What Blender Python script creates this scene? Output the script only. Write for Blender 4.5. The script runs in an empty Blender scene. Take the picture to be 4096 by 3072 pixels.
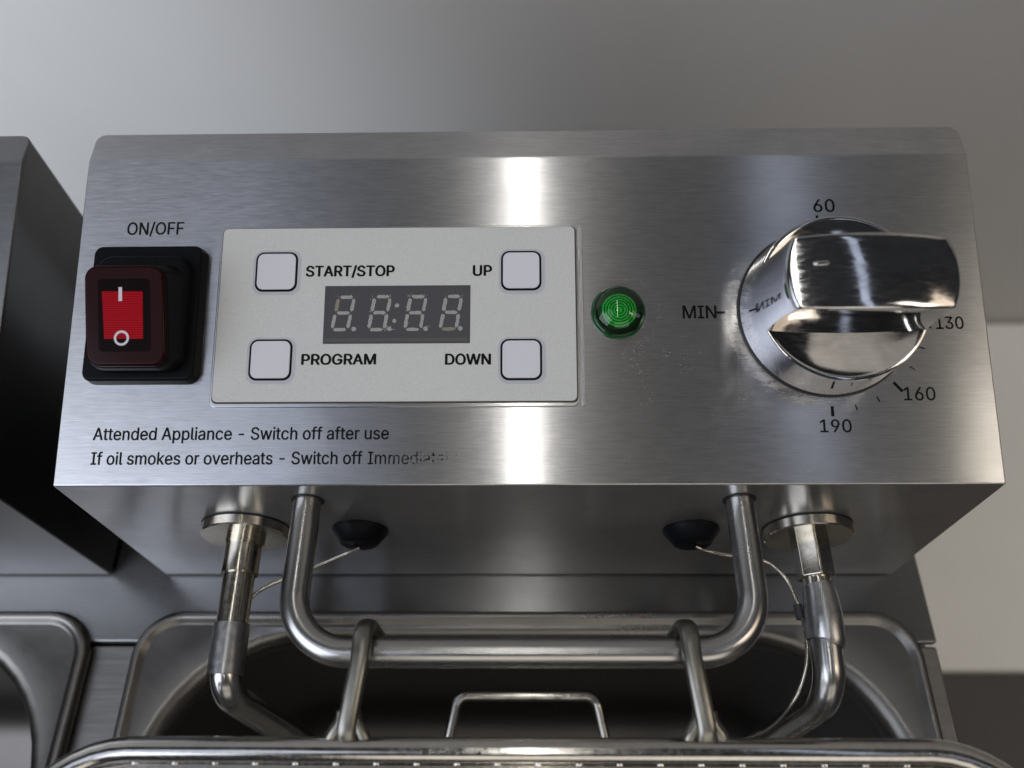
import bpy, bmesh, math, random
from mathutils import Vector, Matrix, Euler
random.seed(7)
S = 0.001                       # every size below is written in millimetres
sc = bpy.context.scene
col = sc.collection

# ------------------------------------------------------------------ camera
cam = bpy.data.cameras.new("camera")
cam.sensor_width = 36.0
cam.lens = 29.064
cam.clip_start = 0.01
cam.clip_end = 50
cam_ob = bpy.data.objects.new("camera", cam)
cam_ob.location = (0.616*S, -74.247*S, 177.172*S)
cam_ob.rotation_euler = (0.51866, 0.017645, 0.004992)
col.objects.link(cam_ob)
sc.camera = cam_ob
cam.dof.use_dof = True
cam.dof.aperture_fstop = 8.5
TILT = math.radians(18.037)     # slope of the control panel
CT, ST = math.cos(TILT), math.sin(TILT)
def pan(u, v, w=0.0):           # point on / above the control panel
    return Vector((u, v*CT - w*ST, v*ST + w*CT))
_fp = pan(12, 42)*S
_mw = cam_ob.rotation_euler.to_matrix()
cam.dof.focus_distance = -((_mw.transposed() @ (_fp - cam_ob.location)).z)

# ------------------------------------------------------------------ world and lamps
world = bpy.data.worlds.new("World")
sc.world = world
world.use_nodes = True
world.node_tree.nodes['Background'].inputs[0].default_value = (0.80, 0.84, 0.92, 1)
world.node_tree.nodes['Background'].inputs[1].default_value = 0.04
sc.view_settings.view_transform = 'Standard'
sc.view_settings.look = 'None'
sc.view_settings.exposure = 0.0
sc.view_settings.gamma = 1.0

def area(name, loc, target, sx, sy, radiance, color, spread=None):
    l = bpy.data.lights.new(name, 'AREA')
    l.shape = 'RECTANGLE'; l.size = sx; l.size_y = sy
    l.energy = radiance * math.pi * sx * sy
    l.color = color
    if spread: l.spread = math.radians(spread)
    o = bpy.data.objects.new(name, l)
    o.location = loc
    d = Vector(target) - Vector(loc)
    o.rotation_euler = d.to_track_quat('-Z', 'Y').to_euler()
    col.objects.link(o)
    return o
area("ceiling_tube_lamp", (-0.008, -0.02, 2.0), (-0.008, -0.0199, 0), 0.04, 1.7, 17.0, (1.0, 0.97, 0.93))
area("window_lamp", (-0.98, -0.62, 0.80), (-0.05, 0.1, -0.05), 1.0, 1.0, 3.2, (0.84, 0.89, 1.0))
area("front_fill", (0.35, -1.45, 1.05), (0.0, 0.1, 0), 1.5, 0.9, 1.2, (1.0, 0.93, 0.84))  # added fill light from the front, lifts the label and the wall
area("left_ceiling_glow", (-0.97, -0.62, 1.85), (-0.1, 0.0, 0), 0.80, 1.2, 1.25, (0.74, 0.81, 1.0))  # added area light standing in for a bluish lit ceiling
area("warm_lamp_right", (1.22, -0.40, 1.65), (0.1, 0.0, 0), 0.17, 0.42, 8.0, (1.0, 0.90, 0.76))
area("warm_glow_right", (1.75, -0.45, 1.55), (0.1, 0.0, 0), 0.75, 0.8, 2.2, (1.0, 0.82, 0.64))  # added soft light for the warm glow along the panel's right edge
_o = area("blue_tube_lamp", (0.73, -0.15, 2.0), (0.73, -0.1499, 0), 0.10, 1.5, 1.05, (0.70, 0.78, 1.0))
_o.rotation_euler = (0, 0, math.radians(11))
_sp = bpy.data.lights.new("wall_fill_spot", 'SPOT'); _sp.energy = 75; _sp.color = (0.80, 0.88, 1.0)  # added spot: cool pool on the wall in place of half-blocked window light
_sp.spot_size = math.radians(31); _sp.spot_blend = 0.85; _sp.shadow_soft_size = 0.06
_so = bpy.data.objects.new("wall_fill_spot", _sp); _so.location = (-0.85, -0.35, 0.65)
_so.rotation_euler = (Vector((-0.37, 0.277, -0.08)) - _so.location).to_track_quat('-Z', 'Y').to_euler(); col.objects.link(_so)

# ------------------------------------------------------------------ materials
def nt(name):
    m = bpy.data.materials.new(name); m.use_nodes = True
    t = m.node_tree
    return m, t, t.nodes['Principled BSDF'], t.nodes.new, t.links.new
def plain(name, color, rough=0.5, metal=0.0, coat=0.0, noise=0.0, bump=0.0, bscale=2000, ior=None, spec=0.5):
    m, t, b, N, L = nt(name)
    b.inputs['Base Color'].default_value = (*color, 1)
    b.inputs['Roughness'].default_value = rough
    b.inputs['Metallic'].default_value = metal
    b.inputs['Coat Weight'].default_value = coat
    b.inputs['Specular IOR Level'].default_value = spec
    b.inputs['Coat Roughness'].default_value = 0.08
    if ior: b.inputs['IOR'].default_value = ior
    if noise or bump:
        tc = N('ShaderNodeTexCoord')
        n = N('ShaderNodeTexNoise'); n.inputs['Scale'].default_value = bscale
        n.inputs['Detail'].default_value = 3
        L(tc.outputs['Object'], n.inputs['Vector'])
        if noise:
            mr = N('ShaderNodeMapRange')
            mr.inputs['To Min'].default_value = 1-noise; mr.inputs['To Max'].default_value = 1+noise
            L(n.outputs['Fac'], mr.inputs['Value'])
            mx = N('ShaderNodeMix'); mx.data_type = 'RGBA'; mx.blend_type = 'MULTIPLY'
            mx.inputs['Factor'].default_value = 1
            mx.inputs['A'].default_value = (*color, 1)
            L(mr.outputs['Result'], mx.inputs['B'])
            L(mx.outputs['Result'], b.inputs['Base Color'])
        if bump:
            bp = N('ShaderNodeBump'); bp.inputs['Strength'].default_value = bump
            bp.inputs['Distance'].default_value = 0.0002
            L(n.outputs['Fac'], bp.inputs['Height']); L(bp.outputs['Normal'], b.inputs['Normal'])
    return m

def brushed(name, base=(0.56, 0.56, 0.565), rough=0.30, aniso=0.85, tangent=(0, 1, 1),
            scale=(230, 7000, 7000), streak=0.13, bump=0.10, wave=0.25, stain=0.10, panel=False, wscale=1.0, rvar=0.04, lobe=0.0):
    """brushed stainless steel: long fine scratches, slow waviness, faint smears"""
    m, t, b, N, L = nt(name)
    b.inputs['Metallic'].default_value = 1
    tc = N('ShaderNodeTexCoord')
    def mapped(sc_):
        mp = N('ShaderNodeMapping'); mp.inputs['Scale'].default_value = sc_
        L(tc.outputs['Object'], mp.inputs['Vector']); return mp.outputs['Vector']
    def noise(sc_, detail=3, rough_=0.55, dist=0.0):
        n = N('ShaderNodeTexNoise'); n.inputs['Scale'].default_value = 1
        n.inputs['Detail'].default_value = detail; n.inputs['Roughness'].default_value = rough_
        n.inputs['Distortion'].default_value = dist
        L(mapped(sc_), n.inputs['Vector']); return n.outputs['Fac']
    def math_(op, a, c=None, clamp=False):
        n = N('ShaderNodeMath'); n.operation = op; n.use_clamp = clamp
        for i, x in enumerate((a, c)):
            if x is None: continue
            if isinstance(x, (int, float)): n.inputs[i].default_value = x
            else: L(x, n.inputs[i])
        return n.outputs[0]
    def rng(x, a, c, lo, hi):
        n = N('ShaderNodeMapRange'); n.interpolation_type = 'SMOOTHSTEP'
        for k, v_ in (('From Min', a), ('From Max', c), ('To Min', lo), ('To Max', hi)): n.inputs[k].default_value = v_
        L(x, n.inputs['Value']); return n.outputs['Result']
    fine = noise(scale, 4, 0.6)
    s2 = tuple(k*0.35 for k in scale)
    mid = noise(s2, 2, 0.5)
    smear = noise((22*wscale, 30*wscale, 30*wscale), 4, 0.6, 0.4)
    val = math_('ADD', rng(fine, 0.25, 0.75, 1-streak, 1+streak), rng(mid, 0.3, 0.7, -streak*0.25, streak*0.25))
    val = math_('MULTIPLY', val, rng(smear, 0.35, 0.7, 1.0, 1-stain))
    rg = math_('ADD', rng(smear, 0.3, 0.7, rough*0.88, rough*(1.3 if panel else 1.15)), rng(fine, 0.3, 0.7, -rvar, rvar))
    colr = None
    if panel:
        # greasy specks around the knob and the lamp, and the ring polished by the turning knob
        px = N('ShaderNodeSeparateXYZ'); L(tc.outputs['Object'], px.inputs[0])
        dx = math_('SUBTRACT', px.outputs['X'], 0.0719)
        cy, cz = pan(0, 41.2).y*S, pan(0, 41.2).z*S
        vv = math_('ADD', math_('MULTIPLY', math_('SUBTRACT', px.outputs['Y'], cy), CT),
                   math_('MULTIPLY', math_('SUBTRACT', px.outputs['Z'], cz), ST))
        r = math_('SQRT', math_('ADD', math_('MULTIPLY', dx, dx), math_('MULTIPLY', vv, vv)))
        jag = math_('MULTIPLY', math_('SUBTRACT', noise((350, 350, 350), 4), 0.5), 0.0035)
        rj = math_('ADD', r, jag)
        ring = math_('MULTIPLY', rng(rj, 0.0229, 0.0252, 1, 0), rng(math_('ADD', dx, math_('MULTIPLY', vv, 0.5)), -0.020, -0.008, 1, 0))
        ring = math_('MULTIPLY', ring, rng(noise((200, 500, 500), 4, 0.65), 0.35, 0.62, 0.15, 1.0))
        speck_zone = math_('MULTIPLY', rng(px.outputs['X'], 0.014, 0.026, 0, 1), rng(px.outputs['X'], 0.075, 0.06, 0, 1))
        speck_zone = math_('MULTIPLY', speck_zone, rng(vv, 0.012, -0.006, 0, 1))
        sp = noise((1500, 1500, 1500), 5, 0.75)
        cl = noise((130, 130, 130), 3, 0.6)
        speck = math_('MULTIPLY', rng(sp, 0.50, 0.70, 0, 1), rng(cl, 0.46, 0.66, 0, 1))
        speck = math_('MULTIPLY', speck, speck_zone)
        crust = math_('MULTIPLY', rng(r, 0.0212, 0.0245, 1, 0), rng(vv, 0.0, -0.012, 0, 0.7))
        crust = math_('MULTIPLY', crust, rng(sp, 0.48, 0.6, 0, 1))
        # film ring left round the lamp
        lx = math_('SUBTRACT', px.outputs['X'], 0.0236)
        lr = math_('SQRT', math_('ADD', math_('MULTIPLY', lx, lx), math_('MULTIPLY', vv, vv)))
        lring = math_('MULTIPLY', rng(lr, 0.0072, 0.0085, 0, 1), rng(lr, 0.0105, 0.0088, 0, 1))
        lring = math_('MULTIPLY', math_('MULTIPLY', lring, rng(sp, 0.5, 0.64, 0, 1)), rng(lx, -0.003, 0.003, 0, 1))
        # long thin scratches running down the panel
        sct = noise((2600, 26, 26), 2, 0.4, 0.0)
        rot = N('ShaderNodeMapping'); rot.inputs['Rotation'].default_value = (0, 0, 0.22)
        rot.inputs['Scale'].default_value = (1900, 22, 22)
        L(tc.outputs['Object'], rot.inputs['Vector'])
        n2 = N('ShaderNodeTexNoise'); n2.inputs['Scale'].default_value = 1; n2.inputs['Detail'].default_value = 1
        L(rot.outputs['Vector'], n2.inputs['Vector'])
        scr = math_('MULTIPLY', rng(n2.outputs['Fac'], 0.725, 0.775, 0, 1), rng(px.outputs['X'], 0.03, 0.05, 0, 1))
        scr = math_('MULTIPLY', scr, rng(vv, 0.0, -0.015, 0.15, 1))
        light = math_('MAXIMUM', math_('MAXIMUM', speck, crust), math_('MULTIPLY', lring, 0.7))
        light = math_('MAXIMUM', light, math_('MULTIPLY', scr, 0.7))
        mx = N('ShaderNodeMix'); mx.data_type = 'RGBA'
        comb = N('ShaderNodeVectorMath'); comb.operation = 'SCALE'
        comb.inputs[0].default_value = base; L(val, comb.inputs['Scale'])
        L(comb.outputs[0], mx.inputs['A']); mx.inputs['B'].default_value = (0.66, 0.65, 0.62, 1)
        L(math_('MULTIPLY', light, 0.10), mx.inputs['Factor'])
        mx2 = N('ShaderNodeMix'); mx2.data_type = 'RGBA'; L(mx.outputs['Result'], mx2.inputs['A'])
        mx2.inputs['B'].default_value = (0.86, 0.84, 0.80, 1); L(math_('MULTIPLY', ring, 0.8), mx2.inputs['Factor'])
        colr = mx2.outputs['Result']
        L(math_('SUBTRACT', 1.0, math_('MULTIPLY', light, 0.14)), b.inputs['Metallic'])
        rg = math_('ADD', rg, math_('MULTIPLY', light, 0.12))
        rg = math_('ADD', rg, math_('MULTIPLY', ring, 0.16))
    else:
        comb = N('ShaderNodeVectorMath'); comb.operation = 'SCALE'
        comb.inputs[0].default_value = base; L(val, comb.inputs['Scale'])
        colr = comb.outputs[0]
    L(colr, b.inputs['Base Color'])
    L(rg, b.inputs['Roughness'])
    if aniso:
        b.inputs['Anisotropic'].default_value = aniso
        tv = N('ShaderNodeCombineXYZ')
        for i in range(3): tv.inputs[i].default_value = tangent[i]
        L(tv.outputs[0], b.inputs['Tangent'])
    h = math_('ADD', math_('MULTIPLY', fine, 1.0), math_('MULTIPLY', noise((130*wscale, 420*wscale, 420*wscale), 2, 0.5, 0.6), wave*6))
    bp = N('ShaderNodeBump'); bp.inputs['Strength'].default_value = bump
    bp.inputs['Distance'].default_value = 0.00012
    L(h, bp.inputs['Height']); L(bp.outputs['Normal'], b.inputs['Normal'])
    if lobe:
        # brushed metal scatters in two lobes: a tight one and a wide halo
        b2 = N('ShaderNodeBsdfPrincipled')
        L(colr, b2.inputs['Base Color']); b2.inputs['Metallic'].default_value = 1
        b2.inputs['Roughness'].default_value = lobe; b2.inputs['Anisotropic'].default_value = aniso*0.9
        if aniso: L(tv.outputs[0], b2.inputs['Tangent'])
        L(bp.outputs['Normal'], b2.inputs['Normal'])
        ms = N('ShaderNodeMixShader'); ms.inputs[0].default_value = 0.50
        out = t.nodes['Material Output']
        L(b.outputs[0], ms.inputs[1]); L(b2.outputs[0], ms.inputs[2]); L(ms.outputs[0], out.inputs['Surface'])
    return m

M = {}
M['panel'] = brushed('brushed_panel_steel', panel=True, base=(0.53, 0.53, 0.535), lobe=0.32, rough=0.165, aniso=1.0, wave=0.03, bump=0.03, stain=0.16)
M['steel'] = brushed('brushed_steel', lobe=0.31, rough=0.16, aniso=0.95, streak=0.10, wave=0.04, bump=0.06)
M['deck'] = brushed('cabinet_steel', base=(0.26, 0.25, 0.24), rough=0.34, aniso=0.5, streak=0.06, scale=(60, 1800, 60))
M['rear'] = brushed('rear_plate_dimmed_head_steel', base=(0.24, 0.24, 0.24), rough=0.17, lobe=0.30, aniso=0.95, streak=0.08, wave=0.04, bump=0.06)
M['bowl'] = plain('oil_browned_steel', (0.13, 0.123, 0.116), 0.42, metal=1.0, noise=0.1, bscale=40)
M['hook'] = brushed('dull_hook_steel', base=(0.28, 0.27, 0.24), rough=0.34, aniso=0.0, streak=0.10, scale=(800, 200, 200), bump=0.08, wave=0.15, stain=0.3)
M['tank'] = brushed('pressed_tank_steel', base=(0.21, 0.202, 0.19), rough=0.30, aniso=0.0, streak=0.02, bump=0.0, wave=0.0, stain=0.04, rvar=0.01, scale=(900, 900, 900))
M['rail'] = brushed('satin_rail_steel', base=(0.43, 0.425, 0.41), rough=0.25, aniso=0.0, streak=0.03, rvar=0.006, scale=(3000, 3000, 3000), bump=0.0, wave=0.0, stain=0.06)
M['wire'] = brushed('polished_wire_steel', base=(0.58, 0.56, 0.52), rough=0.14, aniso=0.0, streak=0.08, scale=(900, 900, 900), bump=0.06, wave=0.06, stain=0.2)
M['nickel'] = brushed('nickel_fitting', base=(0.60, 0.56, 0.48), rough=0.20, aniso=0.0, streak=0.10, scale=(900, 900, 900), bump=0.06, wave=0.1, stain=0.25)
M['sleeve'] = brushed('dull_sleeve_metal', base=(0.44, 0.44, 0.44), rough=0.34, aniso=0.0, streak=0.10, scale=(600, 600, 600), bump=0.2, wave=0.3, stain=0.2)
M['skirt'] = brushed('satin_knob_skirt', base=(0.47, 0.47, 0.50), rough=0.075, aniso=0.0, streak=0.05, rvar=0.02, scale=(120, 2500, 2500), bump=0.01, wave=0.03)
M['chrome'] = brushed('scuffed_chrome', base=(0.55, 0.545, 0.54), rough=0.075, aniso=0.0, streak=0.04, scale=(240, 2400, 2400), bump=0.03, wave=0.14, stain=0.30, wscale=3)
M['wall'] = plain('satin_grey_wall', (0.50, 0.485, 0.462), 0.45, noise=0.07, bscale=9)
M['rubber'] = plain('black_rubber', (0.005, 0.0055, 0.007), 0.42, spec=0.08, noise=0.2, bump=0.05)
M['gasket'] = plain('black_gasket', (0.008, 0.008, 0.009), 0.5)
M['grime'] = plain('brown_grime_seam', (0.05, 0.042, 0.03), 0.7, noise=0.5, bscale=1500)
M['ink'] = plain('black_print', (0.006, 0.007, 0.006), 0.6, spec=0.1)
M['label'] = plain('pearl_grey_label', (0.585, 0.59, 0.57), 0.40, noise=0.16, bump=0.35, bscale=2600)
M['halo'] = plain('pale_halo_print', (0.47, 0.48, 0.53), 0.45)
M['button'] = plain('white_membrane_button', (0.66, 0.66, 0.705), 0.38, noise=0.02, bump=0.04, bscale=3500)
M['display'] = plain('smoked_display_window', (0.052, 0.050, 0.056), 0.42, noise=0.1, bump=0.2, bscale=3500)
M['disp_edge'] = plain('display_window_edge', (0.075, 0.078, 0.068), 0.4)
M['segment'] = plain('unlit_grey_segment', (0.33, 0.33, 0.31), 0.5, noise=0.3, bscale=2200)
M['segment_stained'] = plain('stained_segment', (0.25, 0.21, 0.16), 0.5, noise=0.3, bscale=2200)
M['scuff'] = plain('pale_scuff', (0.40, 0.40, 0.40), 0.6)
M['white'] = plain('white_symbol_print', (0.62, 0.60, 0.66), 0.5)
M['red_cap'] = plain('dark_red_translucent_cap', (0.017, 0.0016, 0.0016), 0.14, spec=0.08)
M['red_rim'] = plain('red_cap_rim', (0.11, 0.012, 0.010), 0.2, coat=0.3)
M['red_inner'] = plain('dark_inner_rocker', (0.006, 0.0022, 0.002), 0.25, spec=0.03)
M['lens_ring'] = plain('dark_green_collar', (0.006, 0.075, 0.020), 0.12, coat=0.6)
M['lens_groove'] = plain('dark_lens_groove', (0.003, 0.05, 0.010), 0.4)
M['lens_dark'] = plain('black_lens_recess', (0.003, 0.008, 0.004), 0.3)
M['board'] = plain('cream_board', (0.92, 0.90, 0.84), 0.6, noise=0.03, bscale=30)
M['top'] = plain('brown_grey_worktop', (0.085, 0.078, 0.075), 0.5, noise=0.1, bscale=60)
M['wire_seal'] = plain('grey_heatshrink', (0.05, 0.052, 0.055), 0.45)

def red_window():
    m, t, b, N, L = nt('red_lit_window')
    tc = N('ShaderNodeTexCoord')
    w1 = N('ShaderNodeTexWave'); w1.wave_type = 'BANDS'; w1.bands_direction = 'Y'; w1.inputs['Scale'].default_value = 650
    w2 = N('ShaderNodeTexWave'); w2.wave_type = 'BANDS'; w2.bands_direction = 'X'; w2.inputs['Scale'].default_value = 900
    L(tc.outputs['Object'], w1.inputs['Vector']); L(tc.outputs['Object'], w2.inputs['Vector'])
    a = N('ShaderNodeMath'); a.operation = 'MULTIPLY_ADD'; a.inputs[1].default_value = 0.75; L(w1.outputs['Fac'], a.inputs[0])
    k = N('ShaderNodeMath'); k.operation = 'MULTIPLY'; k.inputs[1].default_value = 0.25; L(w2.outputs['Fac'], k.inputs[0]); L(k.outputs[0], a.inputs[2])
    r = N('ShaderNodeMix'); r.data_type = 'RGBA'
    r.inputs['A'].default_value = (0.12, 0.0, 0.003, 1); r.inputs['B'].default_value = (0.42, 0.001, 0.008, 1)
    L(a.outputs[0], r.inputs['Factor']); L(r.outputs['Result'], b.inputs['Base Color']); L(r.outputs['Result'], b.inputs['Emission Color'])
    b.inputs['Emission Strength'].default_value = 0.16
    b.inputs['Roughness'].default_value = 0.3
    b.inputs['Specular IOR Level'].default_value = 0.05
    return m
M['red_window'] = red_window()

def green_lens():
    m, t, b, N, L = nt('green_ribbed_lens')
    tc = N('ShaderNodeTexCoord')
    n = N('ShaderNodeTexNoise'); n.inputs['Scale'].default_value = 1500
    L(tc.outputs['Object'], n.inputs['Vector'])
    r = N('ShaderNodeValToRGB')
    r.color_ramp.elements[0].position = 0.3; r.color_ramp.elements[0].color = (0.02, 0.30, 0.045, 1)
    r.color_ramp.elements[1].position = 0.7; r.color_ramp.elements[1].color = (0.04, 0.46, 0.08, 1)
    L(n.outputs['Fac'], r.inputs['Fac']); L(r.outputs['Color'], b.inputs['Base Color'])
    L(r.outputs['Color'], b.inputs['Emission Color']); b.inputs['Emission Strength'].default_value = 0.18
    b.inputs['Roughness'].default_value = 0.3
    return m
M['lens'] = green_lens()

def clear_dome():
    m = bpy.data.materials.new('clear_green_dome'); m.use_nodes = True
    t = m.node_tree; t.nodes.clear()
    o = t.nodes.new('ShaderNodeOutputMaterial')
    tr = t.nodes.new('ShaderNodeBsdfTransparent'); tr.inputs[0].default_value = (0.55, 0.85, 0.6, 1)
    gl = t.nodes.new('ShaderNodeBsdfGlossy'); gl.inputs['Roughness'].default_value = 0.03
    fr = t.nodes.new('ShaderNodeFresnel'); fr.inputs['IOR'].default_value = 1.5
    mx = t.nodes.new('ShaderNodeMixShader')
    t.links.new(fr.outputs[0], mx.inputs[0]); t.links.new(tr.outputs[0], mx.inputs[1]); t.links.new(gl.outputs[0], mx.inputs[2])
    t.links.new(mx.outputs[0], o.inputs[0])
    return m
M['dome'] = clear_dome()

def worn_ink(name, x0, x1, lo=0.42, hi=0.74):
    """print rubbed away towards the right end"""
    m, t, b, N, L = nt(name)
    b.inputs['Base Color'].default_value = (0.012, 0.011, 0.009, 1); b.inputs['Roughness'].default_value = 0.6; b.inputs['Specular IOR Level'].default_value = 0.1
    tc = N('ShaderNodeTexCoord'); sp = N('ShaderNodeSeparateXYZ'); L(tc.outputs['Object'], sp.inputs[0])
    n = N('ShaderNodeTexNoise'); n.inputs['Scale'].default_value = 1400; n.inputs['Detail'].default_value = 4
    L(tc.outputs['Object'], n.inputs['Vector'])
    mr = N('ShaderNodeMapRange'); mr.inputs['From Min'].default_value = x0*S; mr.inputs['From Max'].default_value = x1*S
    mr.inputs['To Min'].default_value = lo; mr.inputs['To Max'].default_value = hi
    L(sp.outputs['X'], mr.inputs['Value'])
    d = N('ShaderNodeMath'); d.operation = 'SUBTRACT'; L(n.outputs['Fac'], d.inputs[0]); L(mr.outputs['Result'], d.inputs[1])
    g = N('ShaderNodeMath'); g.operation = 'MULTIPLY_ADD'; g.inputs[1].default_value = 2.6; g.inputs[2].default_value = 0.45; g.use_clamp = True
    L(d.outputs[0], g.inputs[0])
    L(g.outputs[0], b.inputs['Alpha'])
    return m
M['worn'] = worn_ink('worn_print', -37, -15)
M['faded'] = worn_ink('faded_dial_print', 60, 1200, 0.30, 0.40)

# ------------------------------------------------------------------ helpers
def tagit(o, label=None, cat=None, group=None, kind=None):
    if label: o['label'] = label
    if cat: o['category'] = cat
    if group: o['group'] = group
    if kind: o['kind'] = kind
    return o
def empty(name, loc, label, cat, group=None):
    o = bpy.data.objects.new(name, None); o.location = Vector(loc)*S; o.empty_display_size = 0.01
    col.objects.link(o); tagit(o, label, cat, group); return o
def mesh_obj(name, verts, faces, mat, parent=None, smooth=True, bevel=None, seg=3, angle=35, label=None, scale=S):
    me = bpy.data.meshes.new(name)
    me.from_pydata([tuple(Vector(v)*scale) for v in verts], [], faces)
    bm = bmesh.new(); bm.from_mesh(me); bmesh.ops.recalc_face_normals(bm, faces=bm.faces); bm.to_mesh(me); bm.free()
    return finish(name, me, mat, parent, smooth, bevel, seg, angle, label)
def finish(name, me, mat, parent=None, smooth=True, bevel=None, seg=3, angle=35, label=None):
    me.materials.append(M[mat] if isinstance(mat, str) else mat)
    me.polygons.foreach_set('use_smooth', [smooth]*len(me.polygons))
    o = bpy.data.objects.new(name, me); col.objects.link(o)
    if bevel:
        b = o.modifiers.new('bevel', 'BEVEL'); b.width = bevel*S; b.segments = seg; b.limit_method = 'ANGLE'
        b.angle_limit = math.radians(angle); b.harden_normals = True; b.use_clamp_overlap = True
    elif smooth and angle:
        try: me.set_sharp_from_angle(angle=math.radians(angle))
        except Exception: pass
    if parent:
        o.parent = parent
        root = parent
        # geometry is written in world coordinates, so undo the parent's offset
        o.matrix_parent_inverse = Matrix.Translation(-world_loc(parent))
    if label: o['label'] = label
    return o
def world_loc(o):
    v = Vector((0, 0, 0))
    while o is not None:
        v += o.location + (o.matrix_parent_inverse.to_translation() if o.parent else Vector((0, 0, 0)))
        o = o.parent
    return v
def prism(pts, f0, f1):
    """polygon pts (2D) mapped by f0 and f1 to 3D end caps"""
    n = len(pts)
    v = [f0(*p) for p in pts] + [f1(*p) for p in pts]
    f = [list(range(n)), list(range(2*n-1, n-1, -1))]
    for i in range(n):
        j = (i+1) % n
        f.append([i, i+n, j+n, j][::-1])
    return v, f
def rrect(x0, x1, y0, y1, r, n=6):
    out = []
    for cx, cy, a0 in ((x1-r, y1-r, 0), (x0+r, y1-r, 90), (x0+r, y0+r, 180), (x1-r, y0+r, 270)):
        for k in range(n+1):
            a = math.radians(a0 + 90*k/n)
            out.append((cx + r*math.cos(a), cy + r*math.sin(a)))
    return out
def loft(rings, cap0=True, cap1=True):
    n = len(rings[0]); v = [p for r in rings for p in r]; f = []
    for k in range(len(rings)-1):
        for i in range(n):
            j = (i+1) % n
            f.append([k*n+i, k*n+j, (k+1)*n+j, (k+1)*n+i])
    if cap0: f.append(list(range(n))[::-1])
    if cap1: f.append([(len(rings)-1)*n+i for i in range(n)])
    return v, f
def sweep_path(pts, r_bend, nb=10):
    """polyline with its inner corners rounded"""
    P = [Vector(p) for p in pts]; out = [P[0]]
    rb = r_bend if isinstance(r_bend, (list, tuple)) else [r_bend]*len(P)
    for i in range(1, len(P)-1):
        a, b, c = P[i-1], P[i], P[i+1]
        d0 = (a-b).normalized(); d1 = (c-b).normalized()
        ang = d0.angle(d1)
        if ang > math.pi-0.02: out.append(b); continue
        t = min(rb[i]/math.tan(ang/2), (a-b).length*0.49, (c-b).length*0.49)
        rr = t*math.tan(ang/2)
        cen = b + (d0+d1).normalized()*(rr/math.sin(ang/2))
        s, e = b+d0*t, b+d1*t
        vs, ve = s-cen, e-cen
        for k in range(nb+1):
            out.append(cen + vs.normalized().slerp(ve.normalized(), k/nb)*vs.length)
    out.append(P[-1]); return out
def tube(pts, r, seg=20, caps=True):
    """round bar along pts; r a number or a list"""
    P = [Vector(p) for p in pts]; n = len(P)
    R_ = r if isinstance(r, (list, tuple)) else [r]*n
    rings = []; up = None
    for i in range(n):
        t = (P[min(i+1, n-1)] - P[max(i-1, 0)]).normalized()
        if up is None:
            up = Vector((0, 0, 1)) if abs(t.z) < 0.9 else Vector((1, 0, 0))
        up = (up - t*up.dot(t)).normalized(); sd = t.cross(up)
        rings.append([P[i] + (up*math.cos(2*math.pi*k/seg) + sd*math.sin(2*math.pi*k/seg))*R_[i] for k in range(seg)])
    return loft(rings, caps, caps)
def merge(parts):
    V, F = [], []
    for v, f in parts:
        o = len(V); V += list(v); F += [[i+o for i in q] for q in f]
    return V, F
def lathe(profile, seg, fn):
    """profile of (radius, height) turned about an axis; fn maps (x, y, h) to a point"""
    rings = [[fn(r*math.cos(2*math.pi*k/seg), r*math.sin(2*math.pi*k/seg), h) for k in range(seg)] for r, h in profile]
    return loft(rings, True, True)
def panel_block(name, u0, u1, v0, v1, r, w0, w1, mat, parent, bevel=None, inset=0.0, seg=3, label=None):
    a = rrect(u0, u1, v0, v1, r)
    c = rrect(u0+inset, u1-inset, v0+inset, v1-inset, max(r-inset, 0.05))
    v, f = loft([[pan(x, y, w0) for x, y in a], [pan(x, y, w1) for x, y in c]])
    return mesh_obj(name, v, f, mat, parent, bevel=bevel, seg=seg, angle=40, label=label)

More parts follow.
